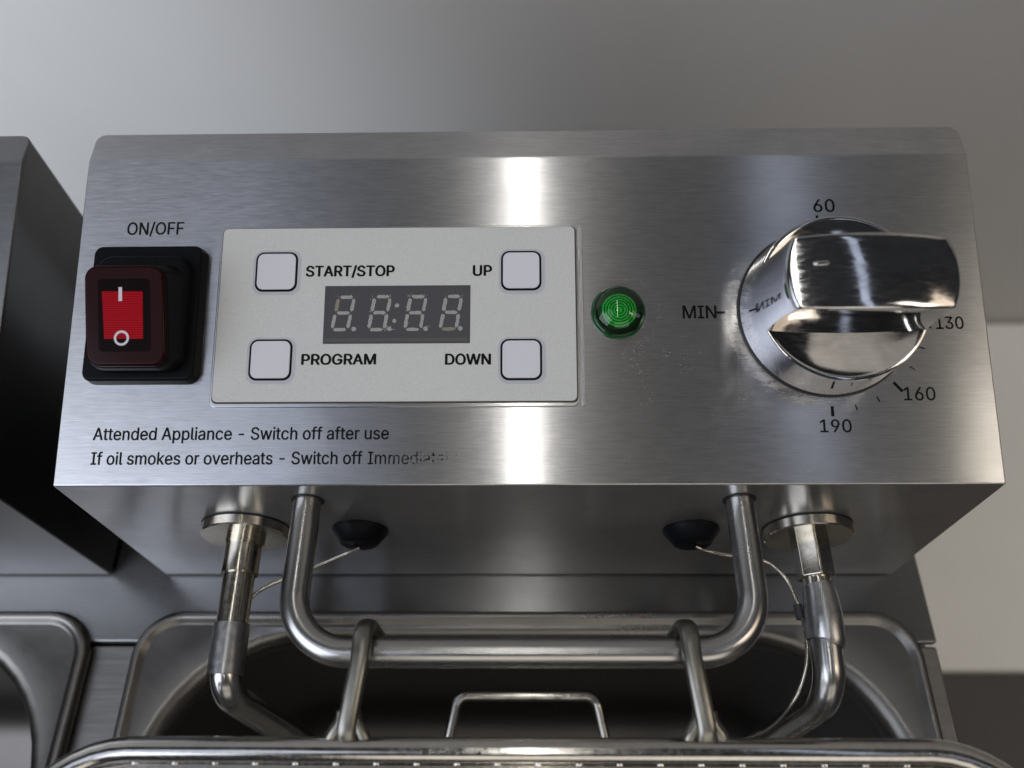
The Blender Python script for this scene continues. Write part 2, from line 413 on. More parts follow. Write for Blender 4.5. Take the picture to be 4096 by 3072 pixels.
# ---- lettering: outlines of a plain sans face, kept as numbers
GLYPHS = """ 188:;-453:337,244 337,188 114,188 114,244;/249:235,533 71,-76 14,-76 178,533;0453:227,-7 199,-5 174,1 151,11 130,24 111,41 95,62 80,86 69,113 61,138 55,164 51,192 49,222 48,254 49,286 51,316 55,344 61,370 69,395 81,422 95,447 112,467 130,484 151,498 174,508 200,514 227,516 254,514 279,508 302,498 323,484 342,467 358,447 372,422 384,395 392,370 398,344 402,316 404,286 405,254 404,222 402,192 398,164 392,138 384,113 373,86 359,62 342,41 323,24 302,11 279,1 254,-5|227,50 250,52 271,60 290,74 303,87 313,103 323,122 330,144 336,168 340,194 343,223 344,254 343,285 340,314 336,341 330,365 323,387 313,405 303,422 290,435 271,449 250,457 227,460 203,457 182,449 163,435 151,422 140,405 131,387 123,365 117,341 113,314 110,285 109,254 110,223 113,194 117,168 123,144 131,122 140,103 151,87 163,74 182,60 203,52;1453:76,0 76,55 391,55 391,0|276,509 276,0 212,0 212,448 209,448 86,358 86,427 198,509;2453:64,0 64,47 234,229 252,248 268,266 282,282 294,298 303,312 311,327 316,341 319,356 320,371 319,389 315,405 308,419 298,431 287,441 273,449 258,455 241,458 224,460 205,458 188,454 172,447 159,438 148,427 139,413 132,398 128,381 127,362 66,362 67,384 71,405 77,424 86,442 102,464 121,482 143,496 162,505 182,511 203,514 225,516 247,514 268,511 288,505 306,497 328,482 346,465 361,445 372,423 379,398 381,372 380,354 377,336 371,318 363,299 351,280 336,259 322,241 306,223 288,202 267,180 153,60 153,57 389,57 389,0;3453:218,-7 195,-6 173,-3 152,2 133,10 108,22 88,38 70,57 57,79 48,104 44,132 109,132 112,115 118,100 126,87 137,76 150,66 165,59 182,54 200,51 219,50 239,51 258,55 275,61 291,69 304,80 315,93 323,108 328,125 329,145 328,163 323,180 316,196 306,211 292,223 275,234 254,241 229,246 201,248 157,248 157,299 288,448 288,452 70,452 70,509 372,509 372,461 211,278 211,289 239,290 264,288 287,284 308,276 327,265 344,253 359,239 371,222 381,205 387,186 392,166 393,145 392,123 387,103 380,84 370,66 358,50 344,36 327,23 309,12 288,4 266,-2 243,-6;6453:226,-7 203,-5 182,-1 161,5 142,15 125,26 109,40 96,56 84,74 75,94 69,115 65,138 64,162 65,187 71,212 80,239 89,261 102,285 118,311 137,340 252,509 322,509 151,261 145,261 154,275 165,288 179,299 196,307 214,312 235,314 257,313 278,309 298,303 316,295 337,280 355,262 370,240 378,221 384,201 388,180 389,157 388,134 384,112 377,92 368,73 356,55 343,39 327,26 310,14 291,5 271,-2 249,-6|226,48 245,50 263,55 279,63 293,73 304,86 314,101 322,119 326,137 327,157 326,178 322,196 314,213 304,228 293,241 279,251 263,259 245,264 226,265 207,264 190,259 174,252 160,241 148,229 138,214 131,197 126,179 125,158 126,138 131,119 138,102 148,86 160,73 174,63 190,55 207,50;9453:226,516 249,514 271,510 291,503 310,494 328,482 343,468 356,452 368,434 377,414 384,393 388,371 389,347 387,322 382,296 373,270 363,248 350,224 334,197 315,168 200,0 130,0 301,248 307,248 299,234 287,221 273,210 257,202 238,196 218,195 195,196 175,199 155,206 137,214 116,229 98,247 83,269 74,287 68,307 65,329 64,352 65,375 69,397 75,417 85,436 96,454 110,469 125,483 143,494 162,504 182,510 203,514|226,460 207,459 190,454 174,446 160,435 148,423 138,407 131,390 127,372 125,352 127,331 131,313 138,295 148,280 160,268 174,257 190,250 207,245 226,243 245,245 263,249 279,257 293,267 305,280 314,295 322,312 326,330 327,350 326,371 322,390 314,407 305,422 293,435 279,446 263,454 245,459;A480:16,0 201,509 276,509 463,0 395,0 287,302 280,323 272,346 264,372 257,394 250,420 241,447 232,478 245,478 236,447 228,419 220,393 213,371 204,345 197,322 191,302 85,0|110,142 110,199 370,199 370,142;D502:219,0 96,0 96,57 215,57 244,58 272,63 296,70 318,81 337,94 354,110 368,128 379,149 388,172 394,198 398,226 399,255 398,285 394,312 388,337 379,361 368,381 354,399 338,415 320,428 299,438 275,446 249,450 221,452 93,452 93,509 225,509 254,507 281,504 307,498 331,489 353,478 377,461 399,441 418,418 433,391 444,367 451,342 457,315 460,286 462,255 460,224 457,195 451,168 443,142 433,119 421,97 406,77 390,60 371,44 351,31 328,20 303,11 277,5 249,1|125,509 125,0 60,0 60,509;F410:60,0 60,509 369,509 369,452 125,452 125,278 346,278 346,221 125,221 125,0;G520:269,-7 242,-6 217,-2 193,5 171,14 149,25 130,39 112,55 96,73 82,93 69,116 59,140 51,166 45,194 41,223 40,254 41,285 45,315 51,343 59,369 69,393 82,415 96,436 112,454 129,470 149,484 170,495 192,504 215,510 239,514 265,516 291,514 316,510 340,504 363,494 384,483 403,469 421,453 436,436 449,416 460,395 468,373 474,349 408,349 402,365 395,379 387,393 378,406 368,417 356,427 344,436 330,443 315,448 300,453 283,455 265,456 243,454 222,450 202,443 183,432 166,419 150,404 137,385 125,364 116,340 109,314 105,285 103,254 105,223 109,194 116,168 125,145 137,124 151,105 166,90 184,76 203,66 224,59 246,54 269,53 296,55 322,61 345,71 365,85 382,102 396,123 404,141 410,160 414,180 415,202 434,199 283,199 283,256 478,256 478,200 476,170 471,141 463,115 451,91 436,69 419,50 399,33 377,19 352,8 326,0 298,-5;I300:31,0 31,57 118,57 118,452 31,452 31,509 269,509 269,452 183,452 183,57 269,57 269,0;M628:60,0 60,509 152,509 277,187 282,174 287,159 299,123 303,110 307,97 311,84 322,49 307,49 318,83 330,121 342,158 348,174 352,187 476,509 568,509 568,0 504,0 504,291 504,327 505,369 506,413 507,457 513,457 508,441 503,425 498,409 482,363 477,348 472,335 467,322 456,291 342,0 286,0 170,291 165,304 159,321 145,361 140,376 134,392 129,408 124,424 118,441 112,457 119,457 120,416 121,372 122,328 122,291 122,0;N523:60,0 60,509 136,509 343,183 352,169 363,151 371,137 379,122 388,107 396,90 405,73 414,55 405,54 403,72 402,90 401,108 400,126 399,142 399,157 399,195 399,509 463,509 463,0 387,0 202,290 194,303 186,317 177,331 168,346 159,363 148,381 108,452 119,454 122,384 123,363 124,345 124,328 125,307 125,291 125,0;O533:267,-7 241,-6 217,-2 194,5 171,13 150,25 131,39 113,55 97,73 82,93 70,115 59,140 51,166 45,193 41,223 40,254 41,285 45,315 51,343 59,369 70,393 82,415 97,436 113,454 131,470 150,484 171,495 194,504 217,510 241,514 267,516 293,514 317,510 340,504 363,495 384,484 403,470 421,454 437,436 451,415 464,393 474,369 482,343 488,315 492,285 493,254 492,223 488,193 482,166 474,140 464,115 451,93 437,73 421,55 403,39 384,25 363,13 340,5 317,-2 293,-6|267,53 289,54 310,59 330,66 349,76 367,89 383,105 396,123 408,144 418,168 425,194 429,223 430,254 429,286 425,314 418,341 408,365 396,386 383,404 367,420 349,433 330,443 310,450 289,454 267,456 245,454 223,450 203,443 184,433 167,420 151,404 137,385 125,364 116,340 109,314 105,285 103,254 105,223 109,194 116,168 125,144 137,123 151,105 167,89 184,76 203,66 223,59 245,54;P445:60,0 60,509 125,509 125,0|100,509 235,509 263,507 289,503 312,497 332,487 350,476 366,462 379,447 390,430 398,411 404,391 407,370 409,348 407,325 404,304 398,284 390,265 379,248 366,233 350,219 332,207 312,198 289,191 263,187 235,186 100,186|110,242 233,242 257,244 279,248 297,256 312,266 324,279 333,294 339,310 343,328 344,348 343,367 339,385 333,402 324,416 312,428 297,439 279,446 257,451 232,452 110,452;R449:60,0 60,509 125,509 125,0|100,509 236,509 264,507 290,504 313,497 333,489 356,473 376,455 390,433 399,415 405,395 408,374 409,352 408,330 405,309 399,290 390,271 376,250 356,232 333,217 312,209 289,203 264,199 236,198 100,198|110,255 234,255 258,256 280,260 298,267 313,276 325,287 334,300 340,316 344,333 345,352 344,371 340,389 334,405 325,419 313,430 298,440 279,446 258,451 233,452 110,452|353,0 230,229 303,229 428,0;S447:224,-9 197,-8 172,-4 149,1 128,9 108,19 91,31 76,45 64,60 54,77 46,96 41,115 38,137 104,137 108,118 114,102 123,88 136,76 150,66 166,59 185,53 204,50 224,49 246,50 267,54 286,60 303,69 317,79 329,92 338,106 344,122 346,139 344,154 340,168 332,179 322,189 310,197 296,205 280,211 263,217 245,222 184,239 154,249 128,260 105,274 86,289 71,307 60,326 54,348 52,372 54,400 62,425 75,448 87,463 102,476 119,488 138,498 158,506 180,511 203,514 227,516 252,514 275,511 296,505 316,498 340,484 360,468 377,449 390,427 398,403 401,378 337,378 332,402 320,421 302,437 286,447 267,453 247,457 225,459 204,457 185,454 167,448 152,440 139,430 129,418 121,405 117,391 115,376 117,359 122,345 131,334 142,324 155,315 169,308 184,302 198,297 212,293 264,279 279,275 295,270 312,264 328,256 344,248 359,238 372,226 384,213 395,198 402,180 407,161 408,139 406,112 399,87 386,64 374,48 360,34 343,21 323,11 302,2 278,-4 252,-8;T449:32,452 32,509 417,509 417,452 257,452 257,0 193,0 193,452;U517:259,-8 230,-7 203,-2 177,5 154,15 133,28 114,43 98,60 85,80 74,101 66,124 62,148 60,173 60,509 124,509 124,178 126,155 132,133 141,113 153,95 169,80 187,68 208,59 232,53 259,52 285,53 309,59 331,68 349,80 364,95 377,113 385,133 391,155 393,178 393,509 457,509 457,173 456,148 451,124 443,101 433,80 419,60 403,43 384,28 363,15 340,5 315,-2 288,-7;W686:155,0 16,509 82,509 163,196 167,179 172,162 175,145 179,128 183,111 187,94 190,76 194,58 197,40 189,40 193,58 196,76 200,94 203,111 207,128 211,145 215,162 220,179 224,196 306,509 380,509 462,196 466,179 470,162 474,145 478,128 482,111 486,94 490,76 494,58 497,40 488,40 492,58 495,76 499,94 503,111 506,128 510,145 523,196 603,509 670,509 530,0 455,0 368,323 362,345 357,368 351,391 347,410 344,431 340,452 336,475 350,475 346,453 342,433 339,413 335,395 330,371 324,347 318,323 230,0;a389:160,-9 137,-7 115,-3 94,5 76,15 60,29 48,45 38,63 32,84 30,108 32,128 36,146 43,161 53,174 64,184 78,193 92,200 108,206 125,211 143,214 161,217 178,220 200,223 218,225 234,227 252,230 265,235 273,243 276,255 276,257 275,272 272,285 267,297 256,311 240,322 227,327 212,330 196,331 178,330 163,327 149,322 132,313 118,301 107,288 100,274 41,291 51,313 64,331 79,346 95,358 114,368 133,375 153,380 173,383 194,384 208,384 223,382 239,379 255,375 271,369 286,360 300,350 312,336 322,320 330,301 335,278 337,251 337,0 277,0 277,52 272,52 264,38 252,25 242,16 229,8 215,1 199,-4 181,-7|170,45 192,47 211,51 228,59 242,68 254,80 263,93 270,108 274,122 276,138 276,190 270,186 259,182 246,179 231,176 216,173 200,171 175,168 161,166 147,163 134,159 117,150 103,139 95,124 92,105 94,87 102,72 114,61 130,52 142,48 156,46;c396:207,-8 182,-7 159,-2 137,6 117,16 98,30 82,46 68,64 56,85 46,108 40,133 36,159 34,187 36,216 40,243 46,268 56,291 68,312 82,330 98,346 117,360 137,371 159,378 182,383 207,384 226,384 243,381 260,377 276,371 291,364 305,356 318,346 330,335 340,322 349,308 356,293 362,277 303,262 298,276 290,289 281,301 270,311 257,319 242,325 226,329 207,330 184,328 163,321 145,310 130,296 118,278 108,258 102,236 98,212 96,187 98,163 102,139 108,117 118,97 130,80 145,66 163,55 184,49 207,46 226,48 243,52 258,58 271,66 282,76 292,89 299,102 304,117 363,102 357,86 350,70 341,56 331,43 319,32 306,21 292,12 277,5 261,-1 244,-5 226,-7;d424:195,-8 172,-7 151,-2 130,5 111,16 94,29 79,45 66,64 55,84 46,108 39,133 35,160 34,189 35,218 39,245 46,270 55,293 66,313 79,332 95,347 112,361 131,371 151,378 173,383 196,384 218,383 237,379 253,373 267,364 278,355 287,346 298,331 306,319 311,319 311,509 372,509 372,0 313,0 313,59 307,59 298,46 287,31 277,21 266,12 252,4 236,-3 217,-7|205,47 226,49 246,55 263,65 278,78 290,95 299,115 306,138 310,162 312,189 310,216 306,241 300,263 290,282 278,299 263,312 246,322 227,328 205,330 182,328 162,322 145,311 130,298 118,281 108,261 102,239 98,215 96,189 98,163 102,139 109,117 118,97 130,80 145,66 162,55 182,49;e404:212,-8 185,-7 161,-2 138,6 117,16 98,30 82,46 68,64 56,85 46,108 40,132 35,159 34,187 35,215 39,242 46,267 55,290 67,311 81,329 97,346 115,359 135,370 157,378 180,383 205,384 226,383 246,380 266,374 285,366 303,355 319,341 334,324 347,305 357,282 363,263 368,242 370,219 371,194 371,169 75,169 75,221 338,221 310,202 308,226 304,248 298,269 288,286 277,301 263,314 246,323 227,328 205,330 183,328 164,323 146,313 131,301 119,286 109,270 102,251 97,231 96,211 96,178 98,151 102,127 110,106 121,88 135,73 151,61 169,53 190,48 212,46 227,47 241,49 254,53 271,61 285,73 297,88 306,105 365,91 358,72 348,55 335,39 320,26 302,14 283,4 261,-3 237,-7;f254:228,379 228,327 6,327 6,379|81,0 81,432 82,452 87,470 96,486 107,499 120,510 135,519 152,525 169,529 187,530 207,529 222,527 234,524 243,521 227,468 215,472 206,473 195,474 178,472 164,468 154,460 147,449 143,435 142,419 142,0;h410:114,227 114,0 53,0 53,509 114,509 114,287 102,287 112,312 124,332 137,349 152,362 175,374 200,382 227,384 252,383 275,377 295,369 313,356 328,340 341,321 348,304 353,285 356,264 357,240 357,0 296,0 296,235 293,263 286,286 273,304 256,318 235,326 210,329 192,328 176,324 161,317 147,308 136,297 126,283 119,266 115,248;i167:53,0 53,379 114,379 114,0|84,443 67,446 54,455 44,468 41,483 44,499 54,512 67,521 84,524 100,521 114,512 123,499 126,483 123,468 114,455 100,446;k381:110,137 110,212 121,212 284,379 360,379 184,199 177,199|53,0 53,509 114,509 114,0|294,0 148,186 191,229 372,0;l189:139,-2 112,0 91,8 74,20 62,37 55,59 53,84 53,509 114,509 114,99 115,77 120,62 130,54 146,52 160,53 170,54 181,3 172,1 162,-1 151,-2;m610:53,0 53,379 112,379 112,295 108,295 114,314 122,331 132,346 144,358 158,368 172,376 187,382 203,385 219,386 245,383 268,375 287,361 303,342 314,320 321,295 312,295 318,312 326,329 337,343 350,356 364,366 381,375 398,381 417,385 437,386 458,385 478,380 497,372 514,361 529,346 541,328 550,307 555,283 557,255 557,0 496,0 496,254 493,279 485,298 473,313 456,323 438,329 419,330 402,329 387,326 374,320 363,312 353,302 345,290 340,277 336,263 335,247 335,0 274,0 274,260 272,280 265,297 253,311 238,322 220,328 199,330 185,329 171,326 158,320 145,312 135,302 126,289 119,274 115,257 114,238 114,0;n410:114,227 114,0 53,0 53,379 112,379 112,287 102,287 112,312 124,332 137,349 152,362 175,374 200,382 227,384 252,383 275,377 295,369 313,356 328,340 341,321 348,304 353,285 356,264 357,240 357,0 296,0 296,235 293,263 286,286 273,304 256,318 235,326 210,329 192,328 176,324 161,317 147,308 136,297 126,283 119,266 115,248;o415:207,-8 182,-7 159,-2 137,6 117,16 98,30 82,46 68,64 56,85 46,108 40,133 36,159 34,187 36,216 40,243 46,268 56,291 68,312 82,330 98,346 117,360 137,371 159,378 182,383 207,384 233,383 256,378 278,371 299,360 317,346 333,330 347,312 359,291 369,268 376,243 380,216 381,187 380,159 376,133 369,108 359,85 347,64 333,46 317,30 299,16 278,6 256,-2 233,-7|207,46 231,49 252,55 270,66 285,80 298,97 307,117 314,139 318,163 319,187 318,212 314,236 307,258 298,278 285,296 270,310 252,321 231,328 207,330 184,328 163,321 145,310 130,296 118,278 108,258 102,236 98,212 96,187 98,163 102,139 108,117 118,97 130,80 145,66 163,55 184,49;p424:53,-143 53,379 112,379 112,319 118,319 126,331 137,346 147,355 158,364 171,373 188,379 207,383 229,384 252,383 274,378 294,371 313,361 330,347 345,332 359,313 370,293 379,270 385,245 389,218 390,189 389,160 385,133 379,108 370,84 359,64 346,45 330,29 313,16 294,5 274,-2 252,-7 229,-8 208,-7 189,-3 173,4 159,12 147,21 138,31 127,46 118,59 114,59 114,-143|220,47 242,49 262,55 279,66 294,80 306,97 316,117 323,139 327,163 328,189 327,215 323,239 316,261 307,281 295,298 280,311 262,322 243,328 220,330 198,328 178,322 161,312 147,299 134,282 125,263 118,241 114,216 113,189 114,162 118,138 125,115 135,95 147,78 162,65 179,55 198,49;r259:53,0 53,379 112,379 112,321 115,321 124,339 137,354 152,367 171,377 191,383 213,385 229,384 243,384 243,322 230,324 219,325 207,326 190,324 174,321 159,315 146,306 135,296 126,284 119,269 115,254 114,237 114,0;s365:182,-8 157,-7 133,-3 112,3 93,12 76,24 62,38 50,54 41,73 36,94 94,107 101,87 111,72 124,60 141,52 160,47 181,45 206,47 227,53 244,62 258,74 265,88 268,103 265,121 254,136 243,144 229,150 212,155 149,170 125,177 104,186 87,196 72,208 58,227 50,249 47,274 49,295 55,314 65,332 79,347 95,360 115,370 137,378 161,383 187,384 212,383 234,379 254,372 271,363 286,352 299,339 309,324 318,308 324,290 268,277 262,291 254,304 243,316 228,325 210,331 187,333 166,331 147,326 131,317 119,305 111,292 109,277 112,258 124,243 136,235 152,229 172,223 229,209 254,202 275,194 292,183 306,171 320,153 328,131 331,107 329,85 323,65 312,47 298,31 281,18 260,6 236,-2 210,-7;t227:204,379 204,327 6,327 6,379|65,471 126,471 126,98 128,76 136,61 150,53 170,50 185,51 202,54 213,2 203,-1 192,-3 180,-4 168,-4 145,-3 125,2 107,10 92,21 77,41 68,64 65,93;u410:182,-5 158,-3 135,2 115,11 97,23 82,39 69,59 62,76 57,95 54,116 53,139 53,379 114,379 114,144 116,117 124,94 137,75 154,61 175,53 200,50 218,51 234,55 249,62 263,71 274,83 283,97 290,113 295,132 296,153 296,379 357,379 357,0 298,0 298,92 307,92 297,67 286,47 272,30 257,17 234,5 209,-3;v389:163,0 17,379 84,379 165,155 173,132 180,110 187,87 193,64 199,42 206,21 184,21 191,42 197,64 203,87 209,110 216,132 224,155 305,379 371,379 226,0;w567:138,0 23,379 87,379 133,214 140,190 147,164 154,137 159,115 165,91 170,67 175,41 165,41 170,66 175,90 180,113 186,135 191,156 196,176 201,195 206,214 252,379 316,379 362,214 366,196 371,176 376,157 382,136 387,114 392,91 397,67 402,41 391,41 397,66 402,90 408,113 413,135 418,156 423,176 429,195 434,214 480,379 545,379 429,0 368,0 319,172 305,225 300,243 295,262 291,280 277,338 291,338 277,280 272,262 267,243 263,225 258,207 253,189 248,172 199,0;y389:47,-139 61,-86 71,-87 88,-90 104,-89 118,-84 130,-74 138,-64 145,-51 151,-36 163,-1 17,379 84,379 165,155 173,132 180,109 187,87 193,64 199,42 206,21 184,21 190,42 196,64 202,87 209,110 216,132 224,155 305,379 371,379 204,-58 196,-77 187,-93 177,-107 165,-119 153,-128 139,-136 125,-141 109,-144 91,-145 77,-145 65,-143 54,-141"""
G = {}
for _rec in GLYPHS.split(';'):
    _ch = _rec[0]; _adv, _body = _rec[1:].split(':', 1)
    G[_ch] = (int(_adv), [[tuple(map(int, q.split(','))) for q in l.split(' ')] for l in _body.split('|')] if _body else [])
CAP = 509.0
def signed(l):
    return sum(l[i-1][0]*l[i][1]-l[i][0]*l[i-1][1] for i in range(len(l)))/2
def inside(p, l):
    c = False
    for i in range(len(l)):
        (x0, y0), (x1, y1) = l[i-1], l[i]
        if (y0 > p[1]) != (y1 > p[1]) and p[0] < (x1-x0)*(p[1]-y0)/(y1-y0)+x0: c = not c
    return c
FILL = {}
def glyph_fill(ch):
    """triangles of one letter: every outer outline filled by itself with its own holes"""
    if ch in FILL: return FILL[ch]
    loops = G[ch][1]; V, F = [], []
    if loops:
        so = max((signed(l) for l in loops), key=abs) > 0
        outer = [l for l in loops if (signed(l) > 0) == so]; holes = [l for l in loops if (signed(l) > 0) != so]
        for k, ol in enumerate(outer):
            cu = bpy.data.curves.new('outline', 'CURVE'); cu.dimensions = '2D'; cu.fill_mode = 'BOTH'
            for l in [ol] + [h for h in holes if all(inside(q, ol) for q in h)]:
                sp = cu.splines.new('POLY'); sp.points.add(len(l)-1); sp.use_cyclic_u = True
                for q, (px, py) in enumerate(l): sp.points[q].co = (px/100, py/100, 0, 1)
            tmp = bpy.data.objects.new('outline', cu); col.objects.link(tmp)
            me = bpy.data.meshes.new_from_object(tmp.evaluated_get(bpy.context.evaluated_depsgraph_get()))
            o = len(V); V += [(v_.co.x*100, v_.co.y*100, k) for v_ in me.vertices]
            F += [[o+i for i in p.vertices] for p in me.polygons]
            bpy.data.objects.remove(tmp); bpy.data.curves.remove(cu); bpy.data.meshes.remove(me)
    FILL[ch] = (V, F); return FILL[ch]
def letters(text, u, v, width, cap, w, mat, parent, bold=0.0, name='lettering', label=None):
    x = 0; V, F = [], []
    for ch in text:
        vv, ff = glyph_fill(ch); o = len(V)
        V += [(a+x, b, c) for a, b, c in vv]; F += [[o+i for i in q] for q in ff]
        x += G[ch][0]
    lo, hi = min(p[0] for p in V), max(p[0] for p in V)
    sx = (width-bold)/(hi-lo); sy = (cap-bold*0.6)/CAP
    VV, FF = [], []
    steps = [(0, 0)] if not bold else [(0, 0), (bold, 0), (bold/2, bold*0.5)]
    for k, (dx, dy) in enumerate(steps):
        o = len(VV)
        VV += [pan(u+(a-lo)*sx+dx, v+b*sy+dy, w+0.004*k+0.002*c) for a, b, c in V]; FF += [[o+i for i in q] for q in F]
    me = bpy.data.meshes.new(name); me.from_pydata([tuple(q*S) for q in VV], [], FF)
    return finish(name, me, mat, parent, smooth=False, angle=None, label=label)

# ================================================================== SETTING
def sheet(name, verts, mat, label=None):
    o = mesh_obj(name, verts, [[0, 1, 2, 3]], mat, smooth=False, angle=None)
    o['kind'] = 'structure'; return o
v, f = prism([(-900, 283), (900, 283), (900, 277), (-900, 277)], lambda x, y: (x, y, -352), lambda x, y: (x, y, 700))
tagit(mesh_obj('wall', v, f, 'wall', smooth=False, angle=None), kind='structure')
v, f = prism([(-900, -500), (900, -500), (900, 276.5), (-900, 276.5)], lambda x, y: (x, y, -390), lambda x, y: (x, y, -354))
tagit(mesh_obj('worktop', v, f, 'top', smooth=False, angle=None), kind='structure')
v, f = prism(rrect(128, 620, 24, 275, 8), lambda x, y: (x, y, -353.8), lambda x, y: (x, y, -346))
tagit(mesh_obj('chopping_board', v, f, 'board', bevel=1.5), 'pale cream board lying on the dark worktop right of the fryer', 'chopping board')

# ================================================================== CABINET (double body)
XR, XL = 119.6, -364.0
cab = empty('fryer_cabinet', (-122, 0, -353.9), 'wide stainless steel fryer body under both control heads', 'fryer')
def box(name, x0, x1, y0, y1, z0, z1, mat, parent, bev=0.6):
    v, f = prism([(x0, y0), (x1, y0), (x1, y1), (x0, y1)], lambda x, y: (x, y, z0), lambda x, y: (x, y, z1))
    return mesh_obj(name, v, f, mat, parent, bevel=bev)
v, f = prism([(XR-1.4, -299.5), (XR+0.8, -299.5), (XR-0.6, 92), (XR-2.6, 92)], lambda x, y: (x, y, -353.8), lambda x, y: (x, y, -78))
mesh_obj('side_panel', v, f, 'deck', cab, bevel=0.5)
box('side_panel', XL, XL+2, -299.5, 92, -353.8, -78, 'deck', cab)
box('front_panel', XL, XR+0.8, -302, -299.8, -353.8, -78, 'deck', cab)
box('back_panel', XL+2.2, XR-3, 90, 91.8, -353.8, -78, 'deck', cab)
box('base_plate', XL+2.2, XR-3, -299, 89, -352, -348, 'deck', cab)
# top deck: strips left, between and right of the two tank openings, and along the front
v, f = prism([(110.5, -286), (XR+0.6, -286), (XR+0.1, -20.6), (110.5, -20.6)], lambda x, y: (x, y, -77.9), lambda x, y: (x, y, -72))
mesh_obj('top_deck', v, f, 'deck', cab, bevel=0.8)
box('top_deck', -131.0, -111.0, -286, -20.6, -77.9, -72, 'deck', cab, 0.8)
box('top_deck', XL+0.5, -353.0, -286, -20.6, -77.9, -72, 'deck', cab, 0.8)
box('top_deck', XL+0.5, XR+0.6, -299.5, -286.2, -77.9, -72.2, 'deck', cab, 0.8)
v, f = prism([(XL+0.5, -20.0), (-350, -20), (-350, -15.5), (-134, -15.5), (-134, -20), (-108, -20), (-108, -15.5), (107.5, -15.5), (107.5, -20), (XR, -20.0), (XR-1.0, 89.8), (XL+0.5, 89.8)], lambda x, y: (x, y, -73.9), lambda x, y: (x, y, -70.6))
mesh_obj('rear_plate', v, f, 'rear', cab, bevel=0.8)

# ================================================================== CONTROL HEADS
def shell(xc, root, mat='panel'):
    hw = 110.0
    prof = [(0, -69.3), (0, 0), (77.91, 25.37), (87.0, 25.6), (87.0, -69.3)]
    v = [(xc-hw, y, z) for y, z in prof] + [(xc+hw, y, z) for y, z in prof]
    n = 5
    f = [[0, 1, 2, 3, 4], [9, 8, 7, 6, 5]] + [[i, i+n, (i+1) % n+n, (i+1) % n] for i in range(n)]
    me = bpy.data.meshes.new('shell')
    me.from_pydata([tuple(Vector(p)*S) for p in v], [], f)
    bm = bmesh.new(); bm.from_mesh(me); bmesh.ops.recalc_face_normals(bm, faces=bm.faces)
    # rounded rear top corners of the flange
    es = [e for e in bm.edges if all(abs(q.co.y-87*S) < 1e-6 for q in e.verts) and abs(e.verts[0].co.x-e.verts[1].co.x) < 1e-6]
    bmesh.ops.bevel(bm, geom=es, offset=2.6*S, segments=5, profile=0.5, affect='EDGES')
    bm.to_mesh(me); bm.free()
    return finish('shell', me, mat, root, bevel=2.0, seg=5, angle=12)
head = empty('control_head', (0, 40, -69.3), 'brushed steel control head with red switch, grey keypad and chrome knob', 'control box')
shell(0, head)
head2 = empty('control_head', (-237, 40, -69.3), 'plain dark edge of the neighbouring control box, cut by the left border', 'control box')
shell(-237, head2, 'rear')  # same metal as the main head; darker base colour imitates its dim reflections

# -- printed words
letters('ON/OFF', -98.35, 62.0, 14.15, 3.3, 0.04, 'ink', head, bold=0.15)
letters('Attended Appliance - Switch off after use', -101.65, 10.75, 69.97, 3.0, 0.04, 'ink', head, bold=0.15)
letters('If oil smokes or overheats - Switch off', -101.6, 4.95, 63.9, 3.0, 0.04, 'ink', head, bold=0.15)
letters('Immediately', -36.5, 4.9, 21.0, 3.0, 0.04, 'worn', head, bold=0.12, label='half worn away word')
letters('MIN', 38.07, 39.65, 8.1, 3.25, 0.04, 'ink', head, bold=0.16)
letters('60', 71.2, 66.6, 5.25, 3.35, 0.04, 'ink', head, bold=0.16)
letters('130', 97.9, 36.7, 6.6, 3.1, 0.04, 'faded', head, bold=0.15)
letters('160', 88.7, 19.5, 7.4, 3.2, 0.04, 'ink', head, bold=0.12)
letters('190', 68.7, 12.05, 7.35, 3.05, 0.04, 'ink', head, bold=0.12)
DU, DV = 71.9, 41.1
def tick(ang, r0, r1, wd, mat='ink'):
    a = math.radians(ang); d = Vector((math.cos(a), math.sin(a))); nn = Vector((-d.y, d.x))*wd/2
    q = [Vector((DU, DV))+d*r0-nn, Vector((DU, DV))+d*r1-nn, Vector((DU, DV))+d*r1+nn, Vector((DU, DV))+d*r0+nn]
    mesh_obj('tick_mark', [pan(p.x, p.y, 0.04) for p in q], [[0, 1, 2, 3]], mat, head, smooth=False, angle=None)
tick(180, 23.7, 25.7, 0.62); tick(90, 22.6, 24.6, 0.62); tick(-9, 23.2, 25.2, 0.62); tick(-49.5, 22.7, 25.6, 0.7); tick(-90, 22.9, 25.3, 0.7)
for a in (-22, -35.5, -63, -76.5): tick(a, 23.2, 24.6, 0.33, 'faded')

# -- keypad plate, label, buttons
panel_block('keypad_frame', -74.5, 13.0, 18.3, 63.6, 1.6, -0.5, 0.55, 'steel', head, bevel=0.25)
panel_block('frame_ridge', 13.45, 14.35, 18.4, 63.6, 0.44, -0.5, 0.8, 'steel', head, bevel=0.2)
panel_block('grime_seam', -74.0, 12.75, 19.2, 63.15, 1.3, 0.3, 0.65, 'grime', head)
panel_block('keypad_label', -73.8, 12.45, 19.6, 63.0, 1.25, 0.4, 0.95, 'label', head, bevel=0.12)
letters('START/STOP', -53.0, 50.5, 21.7, 2.8, 0.99, 'ink', head, bold=0.30)
letters('UP', -12.35, 50.4, 4.7, 2.8, 0.99, 'ink', head, bold=0.30)
letters('PROGRAM', -53.0, 28.5, 17.9, 2.7, 0.99, 'ink', head, bold=0.30)
letters('DOWN', -18.75, 28.35, 10.95, 2.75, 0.99, 'ink', head, bold=0.30)
